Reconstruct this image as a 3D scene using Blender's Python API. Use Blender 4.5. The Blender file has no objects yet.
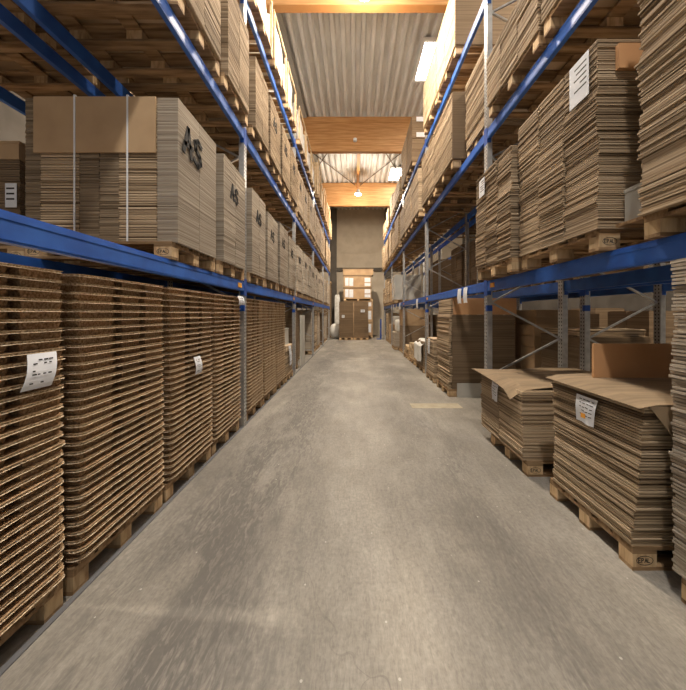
import bpy, math, random
from mathutils import Vector, Matrix, noise
C = bpy.context.scene.collection
sc = bpy.context.scene
PI = math.pi

# ---------------------------------------------------------------- camera, world, light, exposure
cam = bpy.data.cameras.new('camera'); co = bpy.data.objects.new('camera', cam); C.objects.link(co)
co.location = (0, 0, 1.54); co.rotation_euler = (PI/2, 0, 0)
cam.lens = 315*36/690; cam.sensor_width = 36; cam.shift_x = -11.3/690; cam.shift_y = -31/690
cam.clip_start = .05; cam.clip_end = 100
sc.camera = co
w = bpy.data.worlds.new('world'); sc.world = w; w.use_nodes = True
bg = w.node_tree.nodes['Background']; bg.inputs[0].default_value = (1, .96, .91, 1); bg.inputs[1].default_value = .2
sc.view_settings.view_transform = 'Standard'; sc.view_settings.look = 'None'
sc.view_settings.gamma = 1; sc.view_settings.use_curve_mapping = False
sc.view_settings.exposure = 0.86
WARM = (1, .86, .69); NEUT = (1, .93, .85)
# lamp positions: x, y, z, watts, colour (a light inside each lamp's builder)
LAMPS = [(.2, 6.1, 7.75, 330, WARM), (.2, 16.8, 7.9, 520, WARM), (.2, -.6, 7.9, 220, NEUT),
         (5.6, 3.2, 7.8, 420, WARM), (5.6, 11.9, 7.8, 330, WARM), (-5.6, 2.0, 7.8, 500, WARM), (-5.6, 11.0, 7.8, 400, WARM)]

# ---------------------------------------------------------------- materials
def mat(name, col, rough=.8, metal=0, emit=None, es=0, spec=.3):
    m = bpy.data.materials.new(name); m.use_nodes = True
    b = m.node_tree.nodes['Principled BSDF']
    b.inputs['Base Color'].default_value = (*col, 1); b.inputs['Roughness'].default_value = rough
    b.inputs['Metallic'].default_value = metal; b.inputs['Specular IOR Level'].default_value = spec
    if emit:
        b.inputs['Emission Color'].default_value = (*emit, 1); b.inputs['Emission Strength'].default_value = es
    return m

def noisy(name, cols, scale=(1, 1, 1), nscale=5, detail=4, rough=.85, bump=0, metal=0, rand=.0, lo=.35, hi=.65, spec=.25):
    """colour ramp over a noise in object space; rand = brightness change from one object to the next"""
    m = mat(name, cols[0], rough, metal, spec=spec); nt = m.node_tree; n = nt.nodes; l = nt.links; b = n['Principled BSDF']
    tc = n.new('ShaderNodeTexCoord'); mp = n.new('ShaderNodeMapping'); mp.inputs['Scale'].default_value = scale
    oi = n.new('ShaderNodeObjectInfo'); mul = n.new('ShaderNodeMath'); mul.operation = 'MULTIPLY'; mul.inputs[1].default_value = 37.0
    cb = n.new('ShaderNodeCombineXYZ')
    l.new(oi.outputs['Random'], mul.inputs[0])
    for k in range(3): l.new(mul.outputs[0], cb.inputs[k])
    l.new(cb.outputs[0], mp.inputs['Location'])
    nz = n.new('ShaderNodeTexNoise'); nz.inputs['Scale'].default_value = nscale; nz.inputs['Detail'].default_value = detail
    rp = n.new('ShaderNodeValToRGB'); el = rp.color_ramp.elements
    el[0].position = lo; el[1].position = hi; el[0].color = (*cols[0], 1); el[1].color = (*cols[-1], 1)
    for i, c in enumerate(cols[1:-1]):
        e = el.new(lo + (hi-lo)*(i+1)/(len(cols)-1)); e.color = (*c, 1)
    l.new(tc.outputs['Object'], mp.inputs[0]); l.new(mp.outputs[0], nz.inputs[0]); l.new(nz.outputs[0], rp.inputs[0])
    out = rp.outputs[0]
    if rand:
        hs = n.new('ShaderNodeHueSaturation'); mr = n.new('ShaderNodeMapRange')
        mr.inputs[3].default_value = 1-rand; mr.inputs[4].default_value = 1+rand
        l.new(oi.outputs['Random'], mr.inputs[0]); l.new(mr.outputs[0], hs.inputs['Value']); l.new(out, hs.inputs['Color']); out = hs.outputs[0]
    l.new(out, b.inputs['Base Color'])
    if bump:
        bp = n.new('ShaderNodeBump'); bp.inputs['Strength'].default_value = bump; bp.inputs['Distance'].default_value = .01
        l.new(nz.outputs[0], bp.inputs['Height']); l.new(bp.outputs[0], b.inputs['Normal'])
    return m

CARD = noisy('cardboard edges', [(.17, .118, .07), (.36, .265, .17), (.56, .44, .305)], (.5, .5, 90), 1.0, 2, rand=.10, lo=.33, hi=.66)
CARDC = noisy('cardboard edges coarse', [(.12, .078, .045), (.40, .30, .19), (.60, .465, .32)], (.4, .4, 55), 1.0, 2, rand=.06, lo=.36, hi=.62)
CARDG = noisy('grey cardboard edges', [(.25, .20, .15), (.41, .345, .27), (.53, .465, .375)], (.4, .4, 95), 1.0, 2, rand=.06, lo=.33, hi=.66)
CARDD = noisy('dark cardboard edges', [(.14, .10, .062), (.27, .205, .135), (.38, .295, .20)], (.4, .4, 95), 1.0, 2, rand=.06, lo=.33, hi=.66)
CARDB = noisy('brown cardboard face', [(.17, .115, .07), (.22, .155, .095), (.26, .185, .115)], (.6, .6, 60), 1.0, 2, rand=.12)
CARDF = noisy('plain cardboard', [(.42, .28, .16), (.50, .345, .20)], (1, 1, 1), 3, 4, rand=.05)
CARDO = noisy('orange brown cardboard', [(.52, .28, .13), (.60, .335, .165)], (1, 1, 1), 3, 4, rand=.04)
COVER = noisy('cover sheet cardboard', [(.20, .145, .09), (.31, .225, .14)], (1, 8, 1), 2, 4)
GREYB = noisy('pale grey board', [(.40, .385, .34), (.50, .48, .43)], (1, 1, 1), 3, 3)
PRESS = noisy('pressed wood', [(.17, .10, .05), (.34, .215, .115), (.50, .35, .21)], (1, 1, 1), 90, 3, rand=.12, bump=.5, lo=.3, hi=.68)
LIP = noisy('pressed wood rim', [(.26, .17, .095), (.50, .38, .245), (.74, .63, .47)], (1, 1, 1), 110, 3, rand=.10, bump=.6, lo=.3, hi=.66)
WOOD = noisy('pallet wood', [(.13, .075, .035), (.30, .19, .10), (.42, .29, .165)], (1.5, 14, 14), 1.6, 5, rand=.28, lo=.3, hi=.7)
BLOCK = noisy('pallet block', [(.34, .21, .11), (.55, .39, .22), (.62, .46, .28)], (14, 14, 3), 2, 5, rand=.2, lo=.3, hi=.7)
PALEW = noisy('pale crate wood', [(.44, .32, .19), (.60, .46, .30)], (3, 3, 3), 3, 4, rand=.12)
BLUE = noisy('blue painted steel', [(.018, .095, .40), (.026, .13, .50)], (1, 1, 1), 6, 4, rough=.5, spec=.55)
BRK = mat('blue bracket steel', (.01, .07, .34), .4, spec=.5)
GALV = noisy('galvanised steel', [(.36, .36, .36), (.52, .52, .51)], (1, 1, 1), 14, 3, rough=.42, metal=.75, spec=.5)
DARK = mat('dark holes', (.03, .03, .03), .9)
PAPER = noisy('white paper', [(.70, .72, .76), (.80, .81, .84)], (1, 1, 1), 8, 2, rough=.7)
INK = mat('black ink', (.035, .032, .03), .8)
ORNG = mat('orange print', (.85, .38, .05), .7)
STRAPM = mat('white strapping', (.75, .77, .80), .4)
WHITEW = noisy('white stretch film', [(.70, .68, .62), (.88, .87, .83)], (1, 1, 1), 5, 4, rough=.35, bump=.8, spec=.5)
FILM = mat('clear stretch film', (.82, .82, .80), .25, spec=.5); FILM.node_tree.nodes['Principled BSDF'].inputs['Alpha'].default_value = .42
LAMPM = mat('lamp glass', (1, 1, 1), .5, emit=(1, .93, .82), es=14)
SKYM = mat('daylit skylight pane', (1, 1, 1), .5, emit=(1, .97, .92), es=11)
LAMPB = mat('lamp housing', (.55, .55, .56), .4, .5)
STEELD = mat('dark steel rod', (.10, .08, .06), .6, .3)
RAIL = mat('dark floor strip', (.12, .12, .125), .7)

def perforated():
    m = noisy('perforated upright', [(.40, .40, .40), (.54, .54, .53)], (1, 1, 1), 14, 3, rough=.4, metal=.7, spec=.5)
    nt = m.node_tree; n = nt.nodes; l = nt.links; b = n['Principled BSDF']
    tc = n.new('ShaderNodeTexCoord'); sp = n.new('ShaderNodeSeparateXYZ'); l.new(tc.outputs['Object'], sp.inputs[0])
    def mth(op, a, bb=None, c=None):
        x = n.new('ShaderNodeMath'); x.operation = op
        for i, v in enumerate((a, bb, c)):
            if v is None: continue
            if isinstance(v, (int, float)): x.inputs[i].default_value = v
            else: l.new(v, x.inputs[i])
        return x.outputs[0]
    zf = mth('ABSOLUTE', mth('SUBTRACT', mth('FRACT', mth('MULTIPLY', sp.outputs[2], 20)), .5))
    hz = mth('LESS_THAN', zf, .22)
    ya = mth('ABSOLUTE', mth('SUBTRACT', mth('ABSOLUTE', mth('SUBTRACT', sp.outputs[1], .05)), .025))
    hy = mth('LESS_THAN', ya, .009)
    hole = mth('MULTIPLY', hz, hy)
    mx = n.new('ShaderNodeMix'); mx.data_type = 'RGBA'; l.new(hole, mx.inputs[0])
    src = b.inputs['Base Color'].links[0].from_socket; l.new(src, mx.inputs[6]); mx.inputs[7].default_value = (.02, .02, .02, 1)
    l.new(mx.outputs[2], b.inputs['Base Color']); l.new(mth('SUBTRACT', .7, mth('MULTIPLY', hole, .7)), b.inputs['Metallic'])
    return m
PERF = perforated()

def glulam():
    m = noisy('glulam timber', [(.42, .20, .075), (.56, .30, .125), (.66, .39, .18)], (.6, 6, 9), 2.2, 4, rough=.55, lo=.3, hi=.7)
    nt = m.node_tree; n = nt.nodes; l = nt.links; b = n['Principled BSDF']
    tc = n.new('ShaderNodeTexCoord'); sp = n.new('ShaderNodeSeparateXYZ'); l.new(tc.outputs['Object'], sp.inputs[0])
    f = n.new('ShaderNodeMath'); f.operation = 'MULTIPLY'; f.inputs[1].default_value = 4.4; l.new(sp.outputs[2], f.inputs[0])
    g = n.new('ShaderNodeMath'); g.operation = 'FRACT'; l.new(f.outputs[0], g.inputs[0])
    h = n.new('ShaderNodeMath'); h.operation = 'LESS_THAN'; h.inputs[1].default_value = .07; l.new(g.outputs[0], h.inputs[0])
    mx = n.new('ShaderNodeMix'); mx.data_type = 'RGBA'; l.new(h.outputs[0], mx.inputs[0])
    src = b.inputs['Base Color'].links[0].from_socket; l.new(src, mx.inputs[6]); mx.inputs[7].default_value = (.42, .20, .07, 1)
    l.new(mx.outputs[2], b.inputs['Base Color']); return m
GLU = glulam()

def concrete():
    m = mat('worn concrete', (.3, .28, .24), .55, spec=.35); nt = m.node_tree; n = nt.nodes; l = nt.links; b = n['Principled BSDF']
    tc = n.new('ShaderNodeTexCoord')
    def nz(scale, ns, det, dis=0):
        mp = n.new('ShaderNodeMapping'); mp.inputs['Scale'].default_value = scale; l.new(tc.outputs['Object'], mp.inputs[0])
        x = n.new('ShaderNodeTexNoise'); x.inputs['Scale'].default_value = ns; x.inputs['Detail'].default_value = det; x.inputs['Roughness'].default_value = .62
        x.inputs['Distortion'].default_value = dis; l.new(mp.outputs[0], x.inputs[0]); return x.outputs[0]
    def ramp(src, stops):
        r = n.new('ShaderNodeValToRGB'); e = r.color_ramp.elements
        e[0].position, e[0].color = stops[0][0], (*stops[0][1], 1); e[1].position, e[1].color = stops[-1][0], (*stops[-1][1], 1)
        for p, c in stops[1:-1]: q = e.new(p); q.color = (*c, 1)
        l.new(src, r.inputs[0]); return r.outputs[0]
    def mix(f, a, c, mode='MIX'):
        x = n.new('ShaderNodeMix'); x.data_type = 'RGBA'; x.blend_type = mode
        if isinstance(f, float): x.inputs[0].default_value = f
        else: l.new(f, x.inputs[0])
        l.new(a, x.inputs[6])
        if isinstance(c, tuple): x.inputs[7].default_value = (*c, 1)
        else: l.new(c, x.inputs[7])
        return x.outputs[2]
    def mth(op, a, c):
        x = n.new('ShaderNodeMath'); x.operation = op
        for i, v in enumerate((a, c)):
            if isinstance(v, (int, float)): x.inputs[i].default_value = v
            else: l.new(v, x.inputs[i])
        return x.outputs[0]
    base = ramp(nz((1, .55, 1), 1.3, 8), [(.30, (.20, .182, .155)), (.5, (.285, .262, .225)), (.70, (.365, .338, .295))])
    fine = ramp(nz((1, 1, 1), 38, 6), [(.3, (.78, .78, .78)), (.7, (1.15, 1.15, 1.15))])
    c = mix(.8, base, fine, 'MULTIPLY')
    c = mix(.8, c, ramp(nz((14, 3, 1), 6, 10, 1.0), [(.36, (.80, .80, .81)), (.5, (1, 1, 1)), (.66, (1.14, 1.14, 1.13))]), 'MULTIPLY')
    c = mix(.9, c, ramp(nz((.8, .5, 1), .9, 4, .5), [(.35, (.84, .84, .85)), (.65, (1.12, 1.11, 1.09))]), 'MULTIPLY')
    streak = ramp(nz((5, .7, 1), 1.9, 8, .6), [(.34, (.86, .86, .87)), (.66, (1.06, 1.06, 1.05))])
    c = mix(.7, c, streak, 'MULTIPLY')
    # dark tyre scuffs in the two wheel lanes
    sp = n.new('ShaderNodeSeparateXYZ'); l.new(tc.outputs['Object'], sp.inputs[0])
    def lane(x0, wd):
        d = mth('ABSOLUTE', mth('SUBTRACT', sp.outputs[0], x0), 0)
        r = n.new('ShaderNodeMapRange'); r.inputs[1].default_value = 0; r.inputs[2].default_value = wd; r.inputs[3].default_value = 1; r.inputs[4].default_value = 0
        l.new(d, r.inputs[0]); return r.outputs[0]
    lanes = mth('MAXIMUM', lane(-.90, .75), mth('MULTIPLY', lane(1.0, .6), .5))
    patches = ramp(nz((1.6, .45, 1), 1.5, 7, .4), [(.38, (0, 0, 0)), (.52, (1, 1, 1))])
    grain = ramp(nz((7, 1.6, 1), 5, 10, 1.2), [(.40, (1, 1, 1)), (.62, (.15, .15, .15))])
    f = mth('MULTIPLY', mth('MULTIPLY', mth('MULTIPLY', lanes, patches), grain), 1.3)
    f = mth('MINIMUM', f, .8); c = mix(f, c, (.115, .106, .096))
    # dark wear islands, pale dust spots, hairline cracks
    isl = ramp(nz((2.2, 1.0, 1), 1.1, 8, 1.2), [(.60, (0, 0, 0)), (.72, (1, 1, 1))])
    c = mix(mth('MULTIPLY', isl, .35), c, (.16, .145, .125))
    vo = n.new('ShaderNodeTexVoronoi'); vo.inputs['Scale'].default_value = 7; l.new(tc.outputs['Object'], vo.inputs[0])
    dots = mth('LESS_THAN', vo.outputs['Distance'], .045); c = mix(mth('MULTIPLY', dots, .7), c, (.55, .52, .47))
    ve = n.new('ShaderNodeTexVoronoi'); ve.feature = 'DISTANCE_TO_EDGE'; ve.inputs['Scale'].default_value = .42
    mp = n.new('ShaderNodeMapping'); l.new(tc.outputs['Object'], mp.inputs[0])
    wn = n.new('ShaderNodeTexNoise'); wn.inputs['Scale'].default_value = 2.5; l.new(tc.outputs['Object'], wn.inputs[0])
    va = n.new('ShaderNodeVectorMath'); va.operation = 'MULTIPLY_ADD'; l.new(wn.outputs['Color'], va.inputs[0]); va.inputs[1].default_value = (.6, .6, .6); l.new(mp.outputs[0], va.inputs[2])
    l.new(va.outputs[0], ve.inputs[0])
    crack = mth('LESS_THAN', ve.outputs['Distance'], .0012); c = mix(mth('MULTIPLY', mth('MULTIPLY', crack, patches), .35), c, (.10, .09, .08))
    l.new(c, b.inputs['Base Color'])
    rr = n.new('ShaderNodeMapRange'); rr.inputs[3].default_value = .42; rr.inputs[4].default_value = .68; l.new(nz((1, 1, 1), 6, 5), rr.inputs[0]); l.new(rr.outputs[0], b.inputs['Roughness'])
    bp = n.new('ShaderNodeBump'); bp.inputs['Strength'].default_value = .12; bp.inputs['Distance'].default_value = .01
    l.new(nz((1, 1, 1), 30, 8), bp.inputs['Height']); l.new(bp.outputs[0], b.inputs['Normal'])
    return m
CONC = concrete()
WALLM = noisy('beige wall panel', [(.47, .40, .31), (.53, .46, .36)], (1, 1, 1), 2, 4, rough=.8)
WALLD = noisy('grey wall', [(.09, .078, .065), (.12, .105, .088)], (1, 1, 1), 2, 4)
DECK = noisy('galvanised roof deck', [(.62, .62, .61), (.74, .74, .73)], (1, .3, 1), 4, 4, rough=.7, metal=.0)
DECKF = noisy('flat grey panel', [(.34, .33, .30), (.40, .39, .36)], (1, .3, 1), 4, 4, rough=.6)

# ---------------------------------------------------------------- mesh helpers
class MB:
    def __init__(s): s.v = []; s.f = []; s.mi = []
    def box(s, x0, x1, y0, y1, z0, z1, mi=0, off=None):
        b = len(s.v)
        s.v += [(x0, y0, z0), (x1, y0, z0), (x1, y1, z0), (x0, y1, z0), (x0, y0, z1), (x1, y0, z1), (x1, y1, z1), (x0, y1, z1)]
        for f in ((0, 3, 2, 1), (4, 5, 6, 7), (0, 1, 5, 4), (1, 2, 6, 5), (2, 3, 7, 6), (3, 0, 4, 7)):
            s.f.append(tuple(b+i for i in f)); s.mi.append(mi)
        return s
    def bar(s, a, b, w, h=None, mi=0):
        a, b = Vector(a), Vector(b); h = h or w; d = (b-a).normalized()
        u = d.cross(Vector((0, 0, 1)));
        if u.length < 1e-3: u = Vector((1, 0, 0))
        u.normalize(); t = u.cross(d); k = len(s.v)
        for p in (a, b):
            for (i, j) in ((-1, -1), (1, -1), (1, 1), (-1, 1)): s.v.append(tuple(p + u*i*w/2 + t*j*h/2))
        for f in ((0, 1, 2, 3), (7, 6, 5, 4), (0, 4, 5, 1), (1, 5, 6, 2), (2, 6, 7, 3), (3, 7, 4, 0)):
            s.f.append(tuple(k+i for i in f)); s.mi.append(mi)
        return s
    def prism(s, pts, z0, z1, mi=0):
        n = len(pts); b = len(s.v)
        s.v += [(x, y, z0) for x, y in pts] + [(x, y, z1) for x, y in pts]
        s.f.append(tuple(b+i for i in reversed(range(n)))); s.f.append(tuple(b+n+i for i in range(n))); s.mi += [mi, mi]
        for i in range(n):
            j = (i+1) % n; s.f.append((b+i, b+j, b+n+j, b+n+i)); s.mi.append(mi)
        return s
    def cyl(s, c, r, z0, z1, n=16, r2=None, mi=0):
        r2 = r if r2 is None else r2; b = len(s.v)
        for (rr, z) in ((r, z0), (r2, z1)):
            s.v += [(c[0]+rr*math.cos(2*PI*i/n), c[1]+rr*math.sin(2*PI*i/n), z) for i in range(n)]
        s.f.append(tuple(b+i for i in reversed(range(n)))); s.f.append(tuple(b+n+i for i in range(n))); s.mi += [mi, mi]
        for i in range(n):
            j = (i+1) % n; s.f.append((b+i, b+j, b+n+j, b+n+i)); s.mi.append(mi)
        return s
    def grid(s, fn, nu, nv, th=.004, mi=0):
        """a bent sheet with thickness: fn(u,v)->(x,y,z)"""
        b = len(s.v); N = (nu+1)*(nv+1)
        P = [[Vector(fn(i/nu, j/nv)) for j in range(nv+1)] for i in range(nu+1)]
        for t in (0, 1):
            for i in range(nu+1):
                for j in range(nv+1):
                    du = P[min(i+1, nu)][j]-P[max(i-1, 0)][j]; dv = P[i][min(j+1, nv)]-P[i][max(j-1, 0)]
                    nn = du.cross(dv); nn.normalize(); s.v.append(tuple(P[i][j] + nn*th*t))
        q = lambda i, j, t: b+t*N+i*(nv+1)+j
        for i in range(nu):
            for j in range(nv):
                s.f += [(q(i, j, 0), q(i, j+1, 0), q(i+1, j+1, 0), q(i+1, j, 0)), (q(i, j, 1), q(i+1, j, 1), q(i+1, j+1, 1), q(i, j+1, 1))]; s.mi += [mi, mi]
        for i in range(nu):
            s.f += [(q(i, 0, 0), q(i+1, 0, 0), q(i+1, 0, 1), q(i, 0, 1)), (q(i+1, nv, 0), q(i, nv, 0), q(i, nv, 1), q(i+1, nv, 1))]; s.mi += [mi, mi]
        for j in range(nv):
            s.f += [(q(0, j+1, 0), q(0, j, 0), q(0, j, 1), q(0, j+1, 1)), (q(nu, j, 0), q(nu, j+1, 0), q(nu, j+1, 1), q(nu, j, 1))]; s.mi += [mi, mi]
        return s
    def mesh(s, name, mats):
        me = bpy.data.meshes.new(name); me.from_pydata(s.v, [], s.f)
        for m in (mats if isinstance(mats, (list, tuple)) else [mats]): me.materials.append(m)
        if any(s.mi): me.polygons.foreach_set('material_index', s.mi)
        me.update(); return me

def put(name, me, loc=(0, 0, 0), rz=0, parent=None, label=None):
    o = bpy.data.objects.new(name, me); C.objects.link(o); o.location = loc; o.rotation_euler = (0, 0, rz)
    if parent: o.parent = parent
    if label: o['label'] = label
    return o
def fit(label):
    w = label.split()
    while len(w) > 16 and 'the' in w: w.remove('the')
    return ' '.join(w)
LVL = lambda z: 'floor' if z < 1 else ('lowest beams' if z < 3.9 else ('middle beams' if z < 5.9 else 'top beams'))
def tag(o, label, cat, group=None):
    o['label'] = fit(label); o['category'] = cat; o['kind'] = 'thing'
    nm = o.name.split('.')[0]; x, y, z = o.location
    if not group and nm in ('cardboard_stack', 'wooden_pallet', 'timber_crate', 'wrapped_load'):
        if y > 18.65 and abs(x) < 1.5: where = 'at the end of the aisle'
        else: where = 'on the %s of the %s %s' % (LVL(z), 'left' if x < 0 else 'right', 'rack' if abs(x) < 2.95 else 'back-to-back rack')
        group = {'cardboard_stack': 'cardboard stacks ', 'wooden_pallet': 'wooden pallets ', 'timber_crate': 'timber crates ', 'wrapped_load': 'wrapped loads '}[nm] + where
    group = group or {'rack_ladder': 'rack upright frames', 'rack_beam': 'blue rack beams', 'high_bay_lamp': 'high bay lamps', 'timber_roof_beam': 'timber roof beams',
                      'bracing_rod': 'roof bracing rods', 'paper_tag': 'paper tags hanging on the right rack', 'paper_note': 'paper notes on stacks', 'big_carton': 'big labelled cartons at the end wall',
                      'cover_sheet': 'cover sheets on the right floor stacks', 'label_card': 'label cards on stacks', 'small_grey_box': 'small pale grey boxes', 'timber_pile': 'timber piles'}.get(nm)
    if group: o['group'] = group
    return o
def empty(name, loc, label, cat, group=None, rz=0):
    return tag(put(name, None, loc, rz), label, cat, group)
def struct(name, mb, m, loc=(0, 0, 0)):
    o = put(name, mb.mesh(name, m), loc); o['kind'] = 'structure'; return o

_cache = {}
def cached(key, fn):
    if key not in _cache: _cache[key] = fn()
    return _cache[key]

# flat hand-written strokes (ribbons) as thin solid ink on a plane: pts in (a,b), mapped by basis
def ribbon(mb, pts, wd, org, ea, eb, en, th=.002, mi=0):
    org, ea, eb, en = Vector(org), Vector(ea), Vector(eb), Vector(en)
    for (p, q) in zip(pts[:-1], pts[1:]):
        p, q = Vector(p), Vector(q); d = (q-p); d.normalize(); nrm = Vector((-d.y, d.x))*wd/2; p = p-d*wd*.35; q = q+d*wd*.35
        k = len(mb.v)
        for h in (0, th):
            for c in (p-nrm, q-nrm, q+nrm, p+nrm): mb.v.append(tuple(org+ea*c.x+eb*c.y+en*h))
        for f in ((0, 3, 2, 1), (4, 5, 6, 7), (0, 1, 5, 4), (1, 2, 6, 5), (2, 3, 7, 6), (3, 0, 4, 7)):
            mb.f.append(tuple(k+i for i in f)); mb.mi.append(mi)
GL = {'A': [[(0, 0), (.33, 1), (.55, 0)], [(.08, .33), (.62, .42)]],
      'S': [[(.55, .9), (.3, 1), (.06, .84), (.12, .6), (.45, .46), (.52, .2), (.3, 0), (0, .12)]],
      'E': [[(.5, 1), (0, 1), (0, 0), (.5, 0)], [(0, .5), (.4, .5)]],
      'P': [[(0, 0), (0, 1), (.42, .98), (.5, .75), (.4, .52), (0, .5)]],
      'L': [[(0, 1), (0, 0), (.5, 0)]]}
def write(mb, text, org, ea, eb, en, h, wd, mi=0, th=.002):
    org = Vector(org)
    for ch in text:
        for st in GL.get(ch, []):
            ribbon(mb, [(a*h, b*h) for a, b in st], wd, org, ea, eb, en, th, mi)
        org = org + Vector(ea)*h*.78

# ---------------------------------------------------------------- setting
YW = 23.3; ZD = 9.25
struct('floor', MB().box(-8, 8, -5, YW, -.1, 0), CONC)
m = MB(); x = -8.0; pts = []
while x < 8:
    pts += [(x, 0), (x+.09, 0), (x+.125, .11), (x+.245, .11)]; x += .283
b = len(m.v)
for yy in (-5, YW):
    for (px, pz) in pts: m.v.append((px, yy, ZD+pz))
n = len(pts)
for i in range(n-1): m.f.append((b+i, b+i+1, b+n+i+1, b+n+i)); m.mi.append(0)
m.box(-8, 8, -5, YW, ZD+.13, ZD+.25)
struct('ceiling', m, DECK)
struct('trim_1', MB().box(-2.9, -1.86, -5, YW, ZD-.05, ZD-.005), DECKF)
m = MB(); z = 0
for h in (1.2, 1.2, 1.2, 1.2, 1.25, 1.25, 1.7):
    m.box(-8, 8, YW, YW+.2, z, z+h-.03); m.box(-8, 8, YW+.02, YW+.2, z+h-.03, z+h); z += h
m.box(-8, 8, YW, YW+.2, z, ZD+.2)
struct('wall_back', m, WALLM)
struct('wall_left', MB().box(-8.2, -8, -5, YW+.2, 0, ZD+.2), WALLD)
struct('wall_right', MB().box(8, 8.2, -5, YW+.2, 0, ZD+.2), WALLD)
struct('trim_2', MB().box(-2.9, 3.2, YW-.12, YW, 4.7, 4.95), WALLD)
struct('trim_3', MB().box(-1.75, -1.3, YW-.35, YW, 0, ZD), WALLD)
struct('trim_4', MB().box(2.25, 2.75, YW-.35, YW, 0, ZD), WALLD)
struct('trim_5', MB().box(-1.535, -1.503, .2, 19.5, 0, .006), RAIL)
# pale patch and filled joints in the floor
struct('trim_6', MB().box(.95, 1.78, 5.15, 5.42, 0, .0015), noisy('pale floor patch', [(.36, .31, .22), (.43, .38, .28)], (1, 1, 1), 9, 5, rough=.7))
for k, (x0, y0, x1, y1) in enumerate([(-2.9, 10.65, 3, 10.65)]):
    struct('trim_%d' % (7+k), MB().box(x0, x1, y0, y0+.012, 0, .001), RAIL)

for k, (yy, lab) in enumerate([(6.47, 'glued timber roof beam nearest the camera, cut by the top edge'),
                               (12.30, 'glued timber roof beam in the middle, with a small white detector'),
                               (18.50, 'glued timber roof beam farthest away, behind the bright lamp')]):
    tag(put('timber_roof_beam', MB().box(-8, 8, 0, .17, 0, 1.36).mesh('timber_roof_beam', GLU), (0, yy, ZD-1.365)), lab, 'beam')
tag(put('timber_purlin', MB().box(-.07, .07, 0, 6.02, 0, .3).mesh('timber_purlin', GLU), (.2, 12.475, ZD-.31)), 'timber purlin running between the two far roof beams', 'beam')
for (a, c, lab) in [((2.9, 13.4, 9.1), (.35, 18.485, 9.1), 'thin dark bracing rod from the right running back to the far beam'),
                    ((.9, 13.4, 9.06), (3.1, 18.485, 9.06), 'thin dark bracing rod crossing beside the far skylight'),
                    ((-2.7, 13.4, 9.1), (.05, 18.485, 9.1), 'thin dark bracing rod from the left running back to the far beam'),
                    ((-.7, 13.4, 9.06), (-2.9, 18.485, 9.06), 'thin dark bracing rod crossing at the left under the deck')]:
    tag(put('bracing_rod', MB().bar(a, c, .03).mesh('bracing_rod', STEELD)), lab, 'rod')
for k, (x0, x1, y0, y1) in enumerate([(1.99, 3.1, 8.85, 10.3), (1.95, 3.1, 16.5, 18.0), (-.8, .6, 2.5, 3.9)]):  # third skylight is unseen, added as soft fill light from above
    f = MB()
    f.box(x0-.08, x0, y0-.08, y1+.08, ZD-.08, ZD); f.box(x1, x1+.08, y0-.08, y1+.08, ZD-.08, ZD)
    f.box(x0, x1, y0-.08, y0, ZD-.08, ZD); f.box(x0, x1, y1, y1+.08, ZD-.08, ZD)
    f.box(x0-.08, x1+.08, y0-.08, y1+.08, ZD-.009, ZD-.004)  # hidden plate added to keep the pane's light off the deck above
    w_ = struct('window_%d' % (k+1), MB().box(x0, x1, y0, y1, ZD-.03, ZD-.01), SKYM)  # window_3 is the added unseen skylight
    put('window_frame', f.mesh('window_frame', mat('white frame', (.75, .75, .74), .6)), parent=w_)  # mesh also holds the added hidden plate; third frame belongs to the added skylight

# lamps
def lamp(x, y, z, wt, col, lab):
    t = empty('high_bay_lamp', (x, y, z), lab, 'lamp')
    put('housing', MB().cyl((0, 0), .19, .03, .10, 20, .08).cyl((0, 0), .08, .10, .26, 14).mesh('housing', LAMPB), parent=t)
    put('lens', MB().cyl((0, 0), .16, 0, .029, 20).mesh('lens', LAMPM), parent=t)
    put('hanger', MB().box(-.008, .008, -.008, .008, .26, (ZD-z-.01) if abs(y-16.8) > .1 else ZD-.32-z).mesh('hanger', LAMPB), parent=t)
    l = bpy.data.lights.new('lamp_light', 'AREA'); l.shape = 'DISK'; l.size = .3; l.energy = wt*.62; l.color = col
    put('lamp_light', l, (0, 0, -.02), parent=t)
    l = bpy.data.lights.new('lamp_glow', 'POINT'); l.energy = wt*.32; l.color = col; l.shadow_soft_size = .16
    put('lamp_glow', l, (0, -.1, -.25), parent=t)
    return t
labs = ['round high bay lamp hanging before the nearest timber beam', 'bright round high bay lamp before the farthest timber beam',
        'round high bay lamp above the camera', 'high bay lamp over the aisle behind the right racks', 'farther high bay lamp behind the right racks',
        'high bay lamp over the aisle behind the left racks', 'farther high bay lamp behind the left racks']
for L, lab in zip(LAMPS, labs): lamp(*L, lab)
t = empty('ceiling_detector', (.03, 12.262, 8.28), 'small round white detector on the middle timber roof beam', 'detector')
put('base', MB().box(-.03, .03, 0, .04, -.03, .03).mesh('base', LAMPB), parent=t)
put('sensor', MB().cyl((0, -.06), .07, -.05, .05, 14).mesh('sensor', PAPER), parent=t)

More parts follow.
